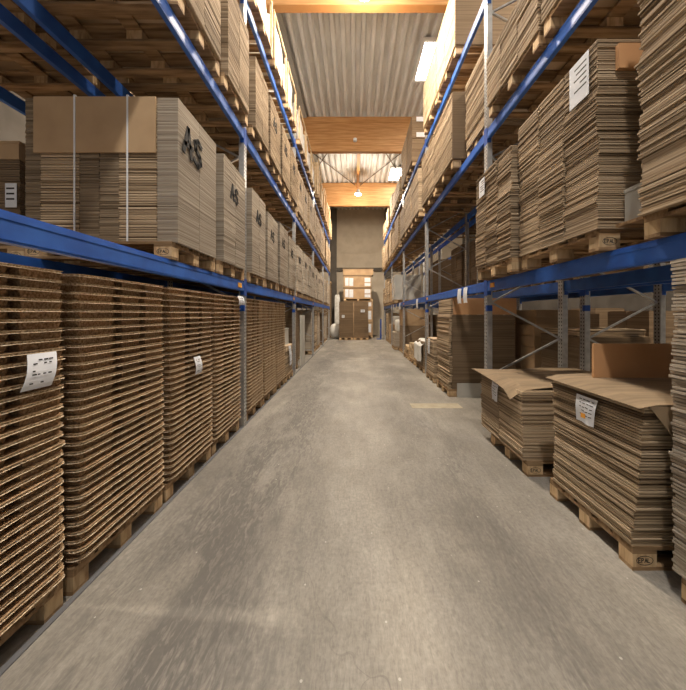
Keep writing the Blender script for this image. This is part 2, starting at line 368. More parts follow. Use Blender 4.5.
# ---------------------------------------------------------------- racks
Y0 = 4.3; BAY = 3.7; LV = [1.99, 4.07, 5.97]
ORD = ['first', 'second', 'third', 'fourth', 'fifth', 'sixth', 'seventh', 'eighth']
LVN = ['lowest', 'middle', 'top']
def yk(k): return Y0 + BAY*k
XF = {('L', 0): (-1.506, -2.606), ('R', 0): (1.815, 2.915), ('L', 1): (-2.87, -3.97), ('R', 1): (3.15, 4.25)}
def upmesh(h):
    def f():
        m = MB(); m.box(0, .07, 0, .1, 0, h); return m.mesh('upright', PERF)
    return cached(('up', h), f)
def frame(side, row, k, H):
    xa, xb = XF[side, row]; s = -1 if side == 'L' else 1; D = abs(xb-xa)
    nm = ('left' if s < 0 else 'right')
    where = ('%s upright frame of the %s rack counted from the camera' % (ORD[k+1] if k >= 0 else 'nearest', nm)) if row == 0 else \
            ('%s frame of the rack standing back to back behind the %s rack' % (ORD[k+1] if k >= 0 else 'nearest', nm))
    t = empty('rack_ladder', (xa, yk(k), 0), 'galvanised ' + where, 'rack upright')
    for (a, top) in ((0, 1), (1, 0)):
        xo = 0 if a == 0 else s*(D-.07)
        if s < 0: xo -= .07
        put('upright', upmesh(H), (xo, 0, .006), parent=t)
        put('foot_plate', cached('foot', lambda: MB().box(-.0, .07, -.0, .1, 0, .006).mesh('foot_plate', GALV)), (xo, 0, 0), parent=t)
        if k in (0, 1) and a == 0: put('sticker', cached('stk', lambda: MB().box(-.001, .071, -.0015, .05, 0, .08).mesh('sticker', BRK)), (xo, 0, 1.58), parent=t, label='small blue sticker')
    def br():
        m = MB(); z = .2; fr = (row == 0)
        x0, x1 = s*.075, s*(D-.075)
        m.bar((x0, .05, .2), (x1, .05, .2), .03); z = .7
        xs = (x0, x1) if row == 0 else (x1, x0); i = 0
        while z+.5 < H-.1:
            m.bar((xs[i % 2], .05, z), (xs[(i+1) % 2], .05, z+.5), .03, .022); z += .5; i += 1
        return m.mesh('bracing', GALV)
    for lev in range(3):
        for a in (0, 1):
            xo = -.004 if (s > 0) == (a == 0) else 0
            put('beam_connector', cached(('lug', xo), lambda: MB().box(xo, xo+.004, 0, .1, -.06, .17).mesh('beam_connector', BRK)), (s*D*a, 0, LV[lev]-.14), parent=t, label='blue beam connector plate')
    put('bracing', cached(('br', side, row, H), br), parent=t, label='zigzag diagonal bracing')
    return t
def beammesh(L):
    def f():
        m = MB(); m.box(0, .045, 0, L, 0, .125); m.box(.01, .045, 0, L, .125, .14)   # box with a step along its top
        m.box(-.003, 0, 0, L, .012, .02); m.box(-.003, 0, 0, L, .1, .108); return m.mesh('beam', BLUE)
    return cached(('beam', L), f)
def beam(side, row, k, lev, rear):
    xa, xb = XF[side, row]; s = -1 if side == 'L' else 1; nm = 'left' if s < 0 else 'right'
    x = xa if not rear else xb; L = BAY-.104
    t = empty('rack_beam', (x, yk(k)+.102, LV[lev]-.14),
              'blue %s %s beam of the %s%s rack, %s' % ('rear' if rear else 'front', LVN[lev], nm, '' if row == 0 else ' back-to-back',
              'nearest the camera' if k < 0 else 'past its %s upright' % ORD[k]), 'rack beam')
    sx = s if not rear else -s
    o = put('rail', beammesh(L), parent=t)
    # mirror by turning the part around: local +x must point into the rack
    if sx < 0: o.rotation_euler = (0, 0, PI); o.location = (0, L, 0)
    for yy in (0, L-.004):
        def bk():
            return MB().box(0, .05, 0, .004, -.05, .139).mesh('end_bracket', BRK)
        q = put('end_bracket', cached('brk', bk), (0 if sx > 0 else -.05, yy, 0), parent=t)
    if not rear and row == 0 and lev == 0 and k in (-1, 0, 1):
        put('load_label', cached('ll', lambda: MB().box(-.0075, .0075, 0, .12, .02, .08).mesh('load_label', ORNG)), (0, L-.22, .02), parent=t, label='small orange load label')
    return t
NB = 4
for side in 'LR':
    for row in (0, 1):
        for k in range(-1, NB+1):
            frame(side, row, k, 6.9)
        for k in range(-1, NB):
            for lev in range(3):
                beam(side, row, k, lev, False)
                if not (row == 1 and lev > 1): beam(side, row, k, lev, True)

# ---------------------------------------------------------------- pallets
def pallet_parts(lx, ly):
    def top():
        r = random.Random(int(lx*100+ly)); m = MB()
        for i in range(5):
            y = -ly/2 + (ly-.12)*i/4; d = .145 if i in (0, 2, 4) else .1
            if i == 4: y = ly/2-d
            if i == 2: y = -d/2
            m.box(-lx/2, lx/2, y, y+d-.003, .122, .144)
        for x in (-lx/2, -.0725, lx/2-.145): m.box(x, x+.145, -ly/2, ly/2, .1, .1215)
        return m.mesh('deck_boards', WOOD)
    def blk(): return MB().box(-.0725, .0725, -.05, .05, 0, .078).mesh('block', BLOCK)
    def bot(): return MB().box(-lx/2, lx/2, -.05, .05, 0, .0215).mesh('bottom_board', WOOD)
    return cached(('ptop', lx, ly), top), cached('pblk', blk), cached(('pbot', lx, ly), bot)
def pallet_whole(lx, ly):
    def f():
        m = MB()
        for i in range(5):
            d = .13; y = -ly/2+(ly-d)*i/4; m.box(-lx/2, lx/2, y, y+d, .122, .144)
        for x in (-lx/2, -.0725, lx/2-.145): m.box(x, x+.145, -ly/2, ly/2, .1, .122)
        for y in (-ly/2, -.05, ly/2-.1):
            m.box(-lx/2, lx/2, y, y+.1, 0, .022)
            for x in (-lx/2, -.0725, lx/2-.145): m.box(x, x+.145, y, y+.1, .022, .1, 1)
        return m.mesh('wooden_pallet', [WOOD, BLOCK])
    return cached(('pw', lx, ly), f)
def stamp():
    def f():
        m = MB(); pts = [(.05*math.cos(a*PI/8), .027*math.sin(a*PI/8)) for a in range(17)]
        ribbon(m, pts, .003, (0, 0, 0), (1, 0, 0), (0, 0, 1), (0, -1, 0), .001)
        write(m, 'EPAL', (-.038, 0, -.011), (1, 0, 0), (0, 0, 1), (0, -1, 0), .024, .004, th=.001); return m.mesh('stamp', INK)
    return cached('stamp', f)
def pallet(x, y, z, lx, ly, label, group, detail, stamped=False):
    if not detail:
        return tag(put('wooden_pallet', pallet_whole(lx, ly), (x, y, z)), label, 'pallet', group)
    t = empty('wooden_pallet', (x, y, z), label, 'pallet', group)
    a, b, c = pallet_parts(lx, ly)
    put('deck_boards', a, parent=t)
    for yy in (-ly/2+.05, 0, ly/2-.05):
        put('bottom_board', c, (0, yy, 0), parent=t)
        for xx in (-lx/2+.0725, 0, lx/2-.0725):
            o = put('block', b, (xx, yy, .0217), parent=t)
            if stamped and yy < 0 and xx: put('stamp', stamp(), (0, -.0505, .039), parent=o, label='EPAL oval stamp')
    return t

# ---------------------------------------------------------------- cardboard
def bundle_mesh(w, d, h, t, seed, mt, jit=.004, lean=0):
    """a bundle of flat blanks: w along x, d along y, real sheets with gaps"""
    key = ('b', round(w, 3), round(d, 3), round(h, 3), t, seed, mt.name, jit, lean)
    def f():
        r = random.Random(seed*7+1); m = MB(); n = max(2, int(round(h/t))); th = h/n
        m.box(.012, w-.012, .012, d-.012, .0, h-.001)
        drift = 0
        for i in range(n):
            drift = drift*.8 + r.uniform(-1, 1)*jit*.6
            jx = r.uniform(-jit, jit)+drift+lean*(i/n); jy = r.uniform(-jit, jit)-drift
            m.box(jx, w+jx, jy, d+jy, i*th+.0004, i*th+th*.72)
        return m.mesh('bundle', mt)
    return cached(key, f)
_sid = [0]
def stack(x0, x1, y0, y1, z0, z1, label, group, detail, cols=2, tiers=4, t=.014, mt=None, jit=.004, xcols=1, name='cardboard_stack', marks=None, mts=None):
    """x0<x1 always; the stack is split in cols along y, xcols along x, tiers in z"""
    mt = mt or CARD; _sid[0] += 1; r = random.Random(_sid[0])
    g = .006
    if not detail:
        key = ('s', round(x1-x0, 2), round(y1-y0, 2), round(z1-z0, 2), cols, tiers, mt.name, _sid[0] % 3)
        def f():
            m = MB(); W = x1-x0; D = (y1-y0)/cols; H = (z1-z0)/tiers; rr = random.Random(_sid[0])
            for c in range(cols):
                for q in range(tiers):
                    n = 6; a, b2 = rr.uniform(-.008, .008), rr.uniform(-.004, .004)
                    m.box(a, W+a, c*D+g+b2, (c+1)*D-g+b2, q*H+.0, (q+1)*H-.014)
                    m.box(a+.02, W+a-.02, c*D+g+.02, (c+1)*D-g-.02, (q+1)*H-.014, (q+1)*H)
            return m.mesh(name, mt)
        return tag(put(name, cached(key, f), (x0, y0, z0)), label, 'cardboard stack', group)
    T = empty(name, ((x0+x1)/2, (y0+y1)/2, z0), label, 'cardboard stack', group)
    W = (x1-x0)/xcols; D = (y1-y0)/cols; H = (z1-z0)/tiers
    for cx in range(xcols):
        for c in range(cols):
            for q in range(tiers):
                o = put('bundle', bundle_mesh(W-(g if xcols > 1 else 0), D-g, H-.003, t, _sid[0] % 4 + c*5+q, mts[cx] if mts else mt, jit),
                        (x0-(x0+x1)/2+cx*W+r.uniform(-1, 1)*jit, y0-(y0+y1)/2+c*D+g/2+r.uniform(-1, 1)*.003, q*H), parent=T)
    return T
def as_mark(T, xface, yc, zc, h, sx):
    """black hand-written AS on the aisle side; sx=+1: face looks to +x"""
    m = MB(); p = T.location
    write(m, 'AS', (xface-p.x-.001*sx, yc-p.y, zc-p.z), (0, sx, -.10), (0, 0, 1), (sx, 0, 0), h, h*.19, th=.0065)
    put('marking', m.mesh('marking', INK), parent=T, label='black handwritten letters AS')
def label_sheet(parent, xface, yc, zc, w, h, sx, name='label_sheet', tilt=0):
    """paper stuck on an aisle face"""
    m = MB(); th = .003
    m.box(0, th, -w/2, w/2, -h/2, h/2)
    r = random.Random(int(yc*100)); e = (th if sx > 0 else 0)
    for i in range(5):
        zz = h*(.34-.13*i); m.box(e-.0004, e+.0008, -w*.4, -w*.4+w*r.uniform(.3, .78), zz-h*.018, zz+h*.018, 1)
    p = parent.location if parent else Vector((0, 0, 0))
    return put(name, m.mesh(name, [PAPER, INK]), (xface-p.x+(0 if sx > 0 else -th), yc-p.y, zc-p.z), parent=parent, label='white printed paper label')
def label_front(parent, xc, yface, zc, w, h, name='label_sheet'):
    m = MB(); m.box(-w/2, w/2, -.003, 0, -h/2, h/2)
    for i in range(3): m.box(-w*.4, w*.3, -.0038, -.0026, h*(.25-.22*i), h*(.32-.22*i), 1)
    p = parent.location
    return put(name, m.mesh(name, [PAPER, INK]), (xc-p.x, yface-p.y, zc-p.z), parent=parent, label='white printed paper label')

def place(side, k, slot, nsl, lev): 
    nm = 'left' if side == 'L' else 'right'
    return '%s of four, %s %s beams %s upright' % (ORD[slot], LVN[lev], nm, 'before the nearest' if k < 0 else 'past the '+('nearest' if k == 0 else ORD[k]))

# ---- left rack, lowest floor row: stacks of nested pressed-wood pallets
def pressed_mesh(v):
    def f():
        r = random.Random(v*11+3); m = MB(); L, W = .6, .39; rc = .05; pts = []
        for (cx, cy, a0) in ((L-rc, W-rc, 0), (-L+rc, W-rc, 90), (-L+rc, -W+rc, 180), (L-rc, -W+rc, 270)):
            for a in range(0, 91, 18):
                q = math.radians(a0+a); pts.append((cx+rc*math.cos(q), cy+rc*math.sin(q)))
            # wavy long edges
            if a0 in (270,):
                pass
        out = []
        for i, p in enumerate(pts):
            q = pts[(i+1) % len(pts)]; n = max(1, int(math.dist(p, q)/.06))
            for j in range(n): out.append((p[0]+(q[0]-p[0])*j/n, p[1]+(q[1]-p[1])*j/n))
        o2 = []
        for (x, y) in out:
            k = 1+.0025*math.sin(y*22+v)+r.uniform(-.0012, .0012); o2.append((x*k, y*(1+r.uniform(-.002, .002))))
        n = len(o2); b = len(m.v)
        for (sc_, z) in ((-.008, .035), (0, .038), (0, .0455), (-.006, .0488)):
            for (x, y) in o2: m.v.append((x+math.copysign(-sc_ if 0 else sc_, x)*(abs(x) > .3), y+math.copysign(sc_, y)*(abs(y) > .2), z))
        for lyr in range(3):
            for i in range(n): j = (i+1) % n; m.f.append((b+lyr*n+i, b+lyr*n+j, b+(lyr+1)*n+j, b+(lyr+1)*n+i)); m.mi.append(1)
        m.f.append(tuple(b+i for i in reversed(range(n)))); m.f.append(tuple(b+3*n+i for i in range(n))); m.mi += [0, 0]
        # skirts of the nested feet, set back under the rim
        for (ya, yb, ins) in ((-.378, -.13, .028), (-.05, .13, .034), (.17, .378, .028)):
            for (xa, xb) in ((-.575, -.25), (-.12, .12), (.25, .588-(.003 if ins < .03 else .012))):
                tp = [(xa, ya), (xb, ya), (xb, yb), (xa, yb)]; k = len(m.v)
                m.v += [(x*.992, (y-(ya+yb)/2)*.90+(ya+yb)/2, 0) for x, y in tp] + [(x, y, .0355) for x, y in tp]
                for f_ in ((0, 3, 2, 1), (0, 1, 5, 4), (1, 2, 6, 5), (2, 3, 7, 6), (3, 0, 4, 7)): m.f.append(tuple(k+i for i in f_)); m.mi.append(0)
        m.box(-.53, .53, -.33, .33, .001, .0355)
        return m.mesh('pressed_wood_pallet', [PRESS, LIP])
    return cached(('pp', v), f)
def pressed_stack(yc, ztop, where, xc=-2.105, detail=True):
    TOP = ['topmost', 'second', 'third', 'fourth', 'fifth', 'sixth', 'seventh', 'eighth', 'ninth', 'tenth', 'eleventh', 'twelfth', 'thirteenth', 'fourteenth', 'fifteenth', 'sixteenth', 'seventeenth', 'eighteenth', 'nineteenth', 'twentieth']
    TOP += ['twenty-'+q for q in ORD] + ['twenty-ninth', 'thirtieth', 'thirty-first', 'thirty-second', 'thirty-third', 'thirty-fourth', 'thirty-fifth']
    pallet(xc-.03, yc, 0, 1.2, .8, 'wooden pallet on the floor under ' + where, 'pallets under the pressed-wood stacks', detail)
    r = random.Random(int(yc*10)); z = .144; dx = 0
    n = int((ztop-z)/.049)
    for i in range(n):
        o = put('pressed_wood_pallet', pressed_mesh(i % 4), (xc+r.uniform(-.004, .004), yc+r.uniform(-.005, .005), z))
        tag(o, ('pressed-wood pallet, %s from top of ' % TOP[n-1-i] if i < n-1 else 'topmost pressed-wood pallet of ') + where, 'pallet', 'pressed-wood pallets in ' + where); z += .049
S_LAB = {1.26: 'tall floor stack at the left picture edge', 2.12: 'second tall floor stack on the left', 2.97: 'third tall floor stack on the left',
         3.80: 'tall floor stack just before the nearest left upright', 4.84: 'first tall floor stack past the nearest left upright',
         5.68: 'second tall floor stack past the nearest left upright', 6.52: 'third tall floor stack past the nearest left upright'}
for yc, lab in S_LAB.items(): pressed_stack(yc, 1.80, lab)
# short stack in slot four with a grey carton on it
pallet(-2.12, 7.42, 0, 1.2, .78, 'wooden pallet under the short stack before the second left upright', None, False)
stack(-2.68, -1.53, 7.05, 7.8, .144, .82, 'short stack of pale cardboard blanks before the second left upright', None, True, 1, 5, .03, CARDC)
tag(put('grey_carton', MB().box(-.45, .45, -.3, .3, 0, .02).box(-.44, .44, -.29, .29, .02, .36).box(-.45, .45, -.3, .3, .36, .38).mesh('grey_carton', GREYB), (-2.05, 7.42, .822)), 'grey carton standing on the short stack before the second left upright', 'carton')
def floor_load(x0, x1, y0, y1, z1, lab, mt=None, cols=1, tiers=3, plab=None):
    pallet((x0+x1)/2, (y0+y1)/2, 0, round(x1-x0, 2), round(y1-y0, 2), plab or ('wooden pallet on the floor under the ' + lab), None, False)
    return stack(x0+.01, x1-.01, y0+.01, y1-.01, .144, z1, lab, None, False, cols, tiers, .02, mt)
floor_load(-2.75, -1.60, 8.15, 8.95, 1.72, 'brown stack just past the second left upright', CARDB, 1, 6)
b_ = MB().box(0, .03, 0, .72, 0, 1.5); tag(put('pale_board', b_.mesh('pale_board', GREYB), (-1.565, 9.05, .006)), 'pale upright board standing beside the brown stack in the left rack', 'board')
floor_load(-2.75, -1.85, 10.3, 11.3, 1.62, 'dark cardboard stack set back before the third left upright', CARDB, 1, 2)
floor_load(-2.75, -1.62, 11.95, 12.75, 1.65, 'pale stack just past the third left upright', CARDG, 1, 2)
floor_load(-2.75, -1.62, 12.95, 13.75, 1.7, 'second pale stack past the third left upright', CARDC, 1, 2)
floor_load(-2.75, -1.62, 13.95, 14.9, 1.66, 'third pale stack past the third left upright', CARDG, 1, 2)
s_ = floor_load(-2.75, -1.60, 15.75, 16.8, 1.6, 'dark stack with a pale label past the fourth left upright', CARDB, 1, 2)
label_front(s_, -.3-2.75+1.5+0.0, 15.755, 1.2, .3, .3) if False else None
tag(put('label_card', MB().box(0, .004, 0, .3, 0, .26).mesh('label_card', PAPER), (-1.596, 16.0, .98)), 'pale label card on the dark stack past the fourth left upright', 'label')
floor_load(-2.75, -1.62, 17.1, 18.6, 1.5, 'pale stack at the far end of the left rack floor', CARDG, 2, 2)

# ---- left rack loads on the beams
YL = [(.72, 1.46), (1.66, 2.40), (2.61, 3.33), (3.52, 4.22)]
def lslots(k): return [(.0+a, b) for a, b in ((4.50, 5.18), (5.30, 6.02), (6.18, 6.92), (7.06, 7.84))] if k == 0 else [(yk(k)+.20+.87*i, yk(k)+.20+.87*i+.74) for i in range(4)]
XL = -1.46
for k in range(-1, NB):
    sl = YL if k < 0 else lslots(k)
    for i, (ya, yb) in enumerate(sl):
        for lev in (0, 1):
            if k < 0 and i < (2 if lev == 0 else 1): continue
            z = LV[lev]; pl = place('L', k, i, 4, lev); det = k <= 0
            xf = XL + (.05 if lev == 1 else 0)
            rr = random.Random(k*17+i*3+lev)
            if k > 0: xf += rr.uniform(-.05, .02)
            pallet(xf-.03-.6, (ya+yb)/2, z, 1.2, .8 if k <= 0 and i < 3 else .78, 'wooden pallet, ' + pl, None, k <= 0, stamped=(k == -1 and i == 2 and lev == 0))
            zt = z + .144 + (1.205 if lev == 0 else 1.1) + (0 if k < 0 else rr.uniform(-.10, .03))
            lab = 'grey stack marked AS, ' + pl if (lev == 0 or rr.random() < .7) else 'tan stack, ' + pl
            mark = 'AS' in lab
            if k == -1 and i == 2 and lev == 0:
                # the big strapped stack seen end-on
                T = empty('cardboard_stack', (XL-.6, (ya+yb)/2, z+.144), 'big strapped stack with plain panel and AS mark on the lowest left beams', 'cardboard stack')
                px = T.location.x; xs = [-2.73, -2.60, -2.28, -2.115, -1.95, -1.635, XL]; H = (zt-z-.144)/4
                for c in range(6):
                    coarse = c in (1, 4)
                    for q in range(4):
                        if coarse and q == 3: continue
                        for (da, db) in ((0, .36), (.364, .72)):
                            put('bundle', bundle_mesh(xs[c+1]-xs[c]-.003, db-da, H-.003 if not (coarse and q == 2) else H*.7, .021 if coarse else .011, c*4+q, CARDC if coarse else (CARDG if c == 5 else CARDD), .001 if c == 5 else .003), (xs[c]-px, ya-T.location.y+da+(.0 if coarse else .004), q*H), parent=T)
                for c in (1, 4): put('bundle', bundle_mesh(xs[c+1]-xs[c]-.003, .70, H*1.28, .018, c, CARDC, .002), (xs[c]-px, ya-T.location.y+.015, H*2.71), parent=T)
                put('front_panel', MB().box(-2.64-px, -1.635-px, -.012, 0, 0, .46).mesh('front_panel', CARDF), (0, ya-T.location.y-.008, H*4-.47), parent=T, label='plain tan cardboard panel')
                for sx_ in (-2.30, -1.865): put('strap', MB().box(sx_-.007-px, sx_+.007-px, -.024, -.021, 0, H*4).box(sx_-.007-px, sx_+.007-px, -.024, .73, H*4, H*4+.003).mesh('strap', STRAPM), (0, ya-T.location.y, 0), parent=T, label='white plastic strap')
                as_mark(T, XL+.002, ya+.08, zt-.40, .23, 1)
                continue
            T = stack(xf-1.18, xf, ya, yb, z+.144, zt, lab, None, k <= 0, 2, 4 if lev == 0 else 3, .010, CARDG if lev == 0 else CARD, .002)
            if k < 3 and (lev == 0 or (k >= 0 and mark)) and mark:
                m = MB(); p = T.location; h = .17
                write(m, 'AS', (xf-p.x, ya-p.y+.2, zt-z-.144-.42), (0, 1, -.1), (0, 0, 1), (1, 0, 0), h, h*.18, th=.006)
                put('marking', m.mesh('marking', INK), parent=T, label='black handwritten letters AS')
# back-to-back left rack: a few loads
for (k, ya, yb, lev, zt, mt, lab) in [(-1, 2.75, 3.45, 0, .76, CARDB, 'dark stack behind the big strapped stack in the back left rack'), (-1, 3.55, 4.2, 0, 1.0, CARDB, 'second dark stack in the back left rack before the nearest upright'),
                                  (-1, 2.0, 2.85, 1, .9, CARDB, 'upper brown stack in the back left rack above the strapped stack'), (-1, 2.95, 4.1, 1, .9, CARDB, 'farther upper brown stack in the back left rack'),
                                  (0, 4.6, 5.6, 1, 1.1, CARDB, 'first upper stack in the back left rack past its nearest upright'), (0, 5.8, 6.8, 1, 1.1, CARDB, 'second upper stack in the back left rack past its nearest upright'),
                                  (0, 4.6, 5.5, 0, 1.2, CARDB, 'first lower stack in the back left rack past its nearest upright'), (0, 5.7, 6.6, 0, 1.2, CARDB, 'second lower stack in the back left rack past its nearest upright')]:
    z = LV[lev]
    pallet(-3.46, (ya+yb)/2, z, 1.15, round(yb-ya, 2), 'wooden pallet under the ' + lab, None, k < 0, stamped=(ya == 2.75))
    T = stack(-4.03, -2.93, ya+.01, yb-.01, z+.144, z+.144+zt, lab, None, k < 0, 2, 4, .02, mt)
    if ya == 2.75:
        label_front(T, -2.99, 2.745, LV[0]+.144+.44, .10, .21)
        tag(put('pale_carton', MB().box(-.5, .52, -.34, .34, 0, .14).box(-.51, .53, -.345, .345, .14, .16).mesh('pale_carton', CARDF), (-3.46, 3.1, z+.144+zt+.001)), 'flat pale carton lying on the dark back rack stack', 'carton')
for i in range(7):
    yc = 4.9+.95*i+ (.8 if i > 2 else 0)
    if yc > 11: break
    floor_load(-3.95, -2.95, yc-.4, yc+.4, 1.55, '%s brown stack on the floor of the back left rack' % ORD[i], CARDB, 1, 3)

# ---- left rack, top level: white wrapped loads with pale timber frames
def blob(w, d, h, seed, mt=WHITEW, name='wrapped_load', nu=20, nv=12, ee=None):
    m = MB(); k = 0
    for j in range(nv+1):
        ph = -PI/2+PI*j/nv
        for i in range(nu):
            th = 2*PI*i/nu; e = ee or .30
            f = lambda c: math.copysign(abs(c)**e, c)
            p = Vector((f(math.cos(th))*f(math.cos(ph)), f(math.sin(th))*f(math.cos(ph)), f(math.sin(ph))))
            nn = noise.noise(p*1.7+Vector((seed, seed*2, 0)))*.10+noise.noise(p*5+Vector((seed, 0, 3)))*.03
            p = p*(1-.06+nn*.6); m.v.append((p.x*w/2, p.y*d/2, max(0, h/2+p.z*h/2*1.04)))
    for j in range(nv):
        for i in range(nu): m.f.append((j*nu+i, j*nu+(i+1) % nu, (j+1)*nu+(i+1) % nu, (j+1)*nu+i)); m.mi.append(0)
    me = m.mesh(name, mt)
    for p in me.polygons: p.use_smooth = True
    return me
def timber_frame(lx, ly, h, key):
    def post(): return MB().box(-.02, .02, -.02, .02, 0, h).mesh('post', PALEW)
    return cached(('tp', h), post)
def crate(x, y, z, lx, ly, h, label, white=True, wlab=None, seed=0):
    pallet(x, y, z, lx, ly, 'wooden pallet under the ' + label, None, y < 8)
    t = empty('timber_crate', (x, y, z+.144), label, 'crate')
    for (a, b) in ((1, 1), (1, -1), (-1, 1), (-1, -1)): put('post', timber_frame(lx, ly, h, 0), (a*(lx/2-.02), b*(ly/2-.02), 0), parent=t)
    for s_ in (-1, 1): put('top_rail', cached(('tr', ly), lambda: MB().box(-.012, .012, -ly/2-.02, ly/2+.02, -.05, 0).mesh('top_rail', PALEW)), (s_*(lx/2-.012), 0, h+.05), parent=t)
    if not white:
        put('side_panel', cached(('sp', lx, ly, h), lambda: MB().box(-lx/2+.065, lx/2-.065, -ly/2+.065, ly/2-.065, 0, h-.05).mesh('side_panel', PALEW)), parent=t)
    else:
        tag(put('wrapped_load', blob(lx-.04, ly-.05, h+.16, seed), (x, y, z+.146)), wlab, 'wrapped load')
cr = [(2.6, 3.4), (3.5, 4.25), (4.45, 5.5), (5.6, 6.65), (6.75, 7.75), (8.2, 9.3), (9.4, 10.5), (10.6, 11.5)]
for i, (ya, yb) in enumerate(cr):
    crate(-2.02, (ya+yb)/2, LV[2], 1.2, round(yb-ya-.04, 2), .8, 'pale timber frame, %s from the camera on the top left beams' % ORD[i], True, 'white stretch-wrapped load in the %s timber frame on the top left beams' % ORD[i], i+1)
for i, (ya, yb, h) in enumerate([(12.0, 12.9, 1.3), (13.1, 14.1, .8), (14.3, 15.2, 1.1), (15.7, 16.6, .95), (16.8, 17.7, 1.2), (17.9, 18.8, .8)]):
    crate(-1.95, (ya+yb)/2, LV[2], 1.2, round(yb-ya, 2), h, 'closed pale crate, %s on the top left beams past the third upright' % ORD[i], False)

# ---- right rack: floor row
# R1 tall stack at the picture edge
pallet(2.33, 1.30, 0, 1.15, .78, 'wooden pallet under the tall stack at the right picture edge', None, True)
stack(1.745, 2.9, .93, 1.735, .144, 1.84, 'tall uneven stack of folded cardboard at the right picture edge, on the floor', None, True, 1, 12, .021, CARDG, .007)
# R2 stack with note
pallet(2.27, 2.29, 0, 1.2, .8, 'wooden pallet under the waist-high stack carrying a note', None, True, stamped=True)
T2 = empty('cardboard_stack', (2.27, 2.24, .144), 'waist-high cardboard stack with a white note, second from the right edge', 'cardboard stack')
r = random.Random(5); H = .862/8
for q in range(8):
    yn = -.35 - .08*q/7
    for c, (fa, fb) in enumerate(((0, 1),)):
        Yd = .40-yn
        put('bundle', bundle_mesh(1.2, Yd*(fb-fa)-.005, H-.0025, .0178, q+c*3, CARDC, .005), (-.605+r.uniform(-.004, .004)-(.004*c), yn+Yd*fa, q*H), parent=T2)
def cov2(u, v):
    x = -.655+1.3*u; y = -.455+.88*v
    return (x, y, .874 + .012*math.sin(u*5)*v - .02*max(0, (.10-u)/.10)**2)
put('flap', MB().grid(lambda u, v: (-.60+1.2*u, -.458-.008*v-.02*v*u, .872-v*(.0+min(1, u*5.5)*.30)), 14, 6, .004).mesh('flap', COVER), parent=T2, label='cover flap folded down over the end')
o = put('cover_sheet', MB().grid(cov2, 12, 10, .005).mesh('cover_sheet', COVER), (2.27, 2.24, .146)); tag(o, 'brown cover sheet lying on the waist-high stack with the note', 'cardboard sheet')
# note draped over the side edge
def note(parent, loc, w, h, orange, name='paper_note', lab='crumpled white note with handwriting'):
    def fn(u, v): return (-.008*math.sin(v*4)-.012*v*v - .01*math.sin(u*6)*v, -w/2+w*u + .03*v*(1-u), -h*v)
    m = MB(); m.grid(lambda u, v: fn(1-u, v), 8, 8, .002)
    rr = random.Random(int(w*1000))
    for i in range(5):
        v = .12+.14*i
        for sgm in range(4):
            u0 = .1+.2*sgm
            if rr.random() < .85:
                p, q = Vector(fn(u0, v)), Vector(fn(u0+rr.uniform(.08, .17), v+rr.uniform(-.02, .02)))
                m.bar(p+Vector((-.003, 0, 0)), q+Vector((-.003, 0, 0)), .001, .006, 1)
    if orange:
        p = Vector(fn(.55, .72)); m.box(p.x-.006, p.x-.004, p.y-.022, p.y+.022, p.z-.016, p.z+.016, 2)
    return put(name, m.mesh(name, [PAPER, INK, ORNG]), loc, parent=parent)
tag(note(None, (1.638, 2.22, .955), .20, .19, True), 'crumpled white note with orange square on the waist-high stack', 'note')
ob = put('cardboard_sheet', MB().box(0, .95, 0, .02, 0, .27).mesh('cardboard_sheet', CARDO), (1.90, 2.50, 1.034)); tag(ob, 'orange-brown cardboard sheet standing on the waist-high stack', 'cardboard panel')
# R3 low stack with draped sheet
pallet(2.24, 3.38, 0, 1.2, .8, 'wooden pallet under the low stack with a curled cover sheet', None, True, stamped=True)
T3 = empty('cardboard_stack', (2.2, 3.48, .144), 'low cardboard stack with a curled cover sheet, before the nearest right upright', 'cardboard stack')
H = .66/6
for q in range(6):
    for c in range(2):
        put('bundle', bundle_mesh(1.17, .482, H-.0025, .0165, q*2+c, CARD if c else CARDC, .005), (-.60+r.uniform(-.006, .006), -.48+c*.487, q*H), parent=T3)
def cov3(u, v):
    x = -.70+1.32*u; y = -.43+1.0*v
    dr = max(0, .10-u)/.10*max(0, 1-v*1.1); dn = max(0, .14-v)/.14*max(0, 1-u*2)
    return (x+.02*dr, y+.02*dr, .69+.012*math.sin(u*6+v*3) - .07*dr - .06*dn)
o = put('cover_sheet', MB().grid(cov3, 18, 16, .005).mesh('cover_sheet', COVER), (2.2, 3.48, .146)); tag(o, 'curled cover sheet draped over the low stack by the nearest right upright', 'cardboard sheet')
tag(note(None, (1.578, 3.52, .79), .16, .22, False), 'white note hanging from the low stack under the curled sheet', 'note')
# R4 tall stack past the first upright
pallet(2.38, 6.28, 0, 1.25, .85, 'wooden pallet under the tall dark stack past the nearest right upright', None, True)
T4 = empty('cardboard_stack', (2.38, 6.28, .144), 'tall dark brown stack with a painted lit top band past the nearest right upright', 'cardboard stack')
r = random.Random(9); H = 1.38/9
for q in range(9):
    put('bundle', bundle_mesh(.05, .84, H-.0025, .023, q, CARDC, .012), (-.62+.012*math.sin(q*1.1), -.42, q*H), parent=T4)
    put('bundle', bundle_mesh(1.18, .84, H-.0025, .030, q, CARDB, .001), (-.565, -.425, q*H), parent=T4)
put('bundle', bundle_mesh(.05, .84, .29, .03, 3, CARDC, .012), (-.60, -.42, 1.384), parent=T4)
put('painted_lit_band', MB().box(-.545, .632, -.435, .42, 1.384, 1.69).mesh('painted_lit_band', CARDO), parent=T4, label='lit band painted as an orange-brown block')  # lit band above the beam's shadow, put into the colours of band and body
tag(put('grey_board', MB().box(0, .95, 0, .018, 0, .26).mesh('grey_board', GREYB), (1.9, 5.815, .124)), 'pale grey board leaning at the foot of the tall dark stack', 'board')
bpy.data.objects['grey_board'].location.z = .0
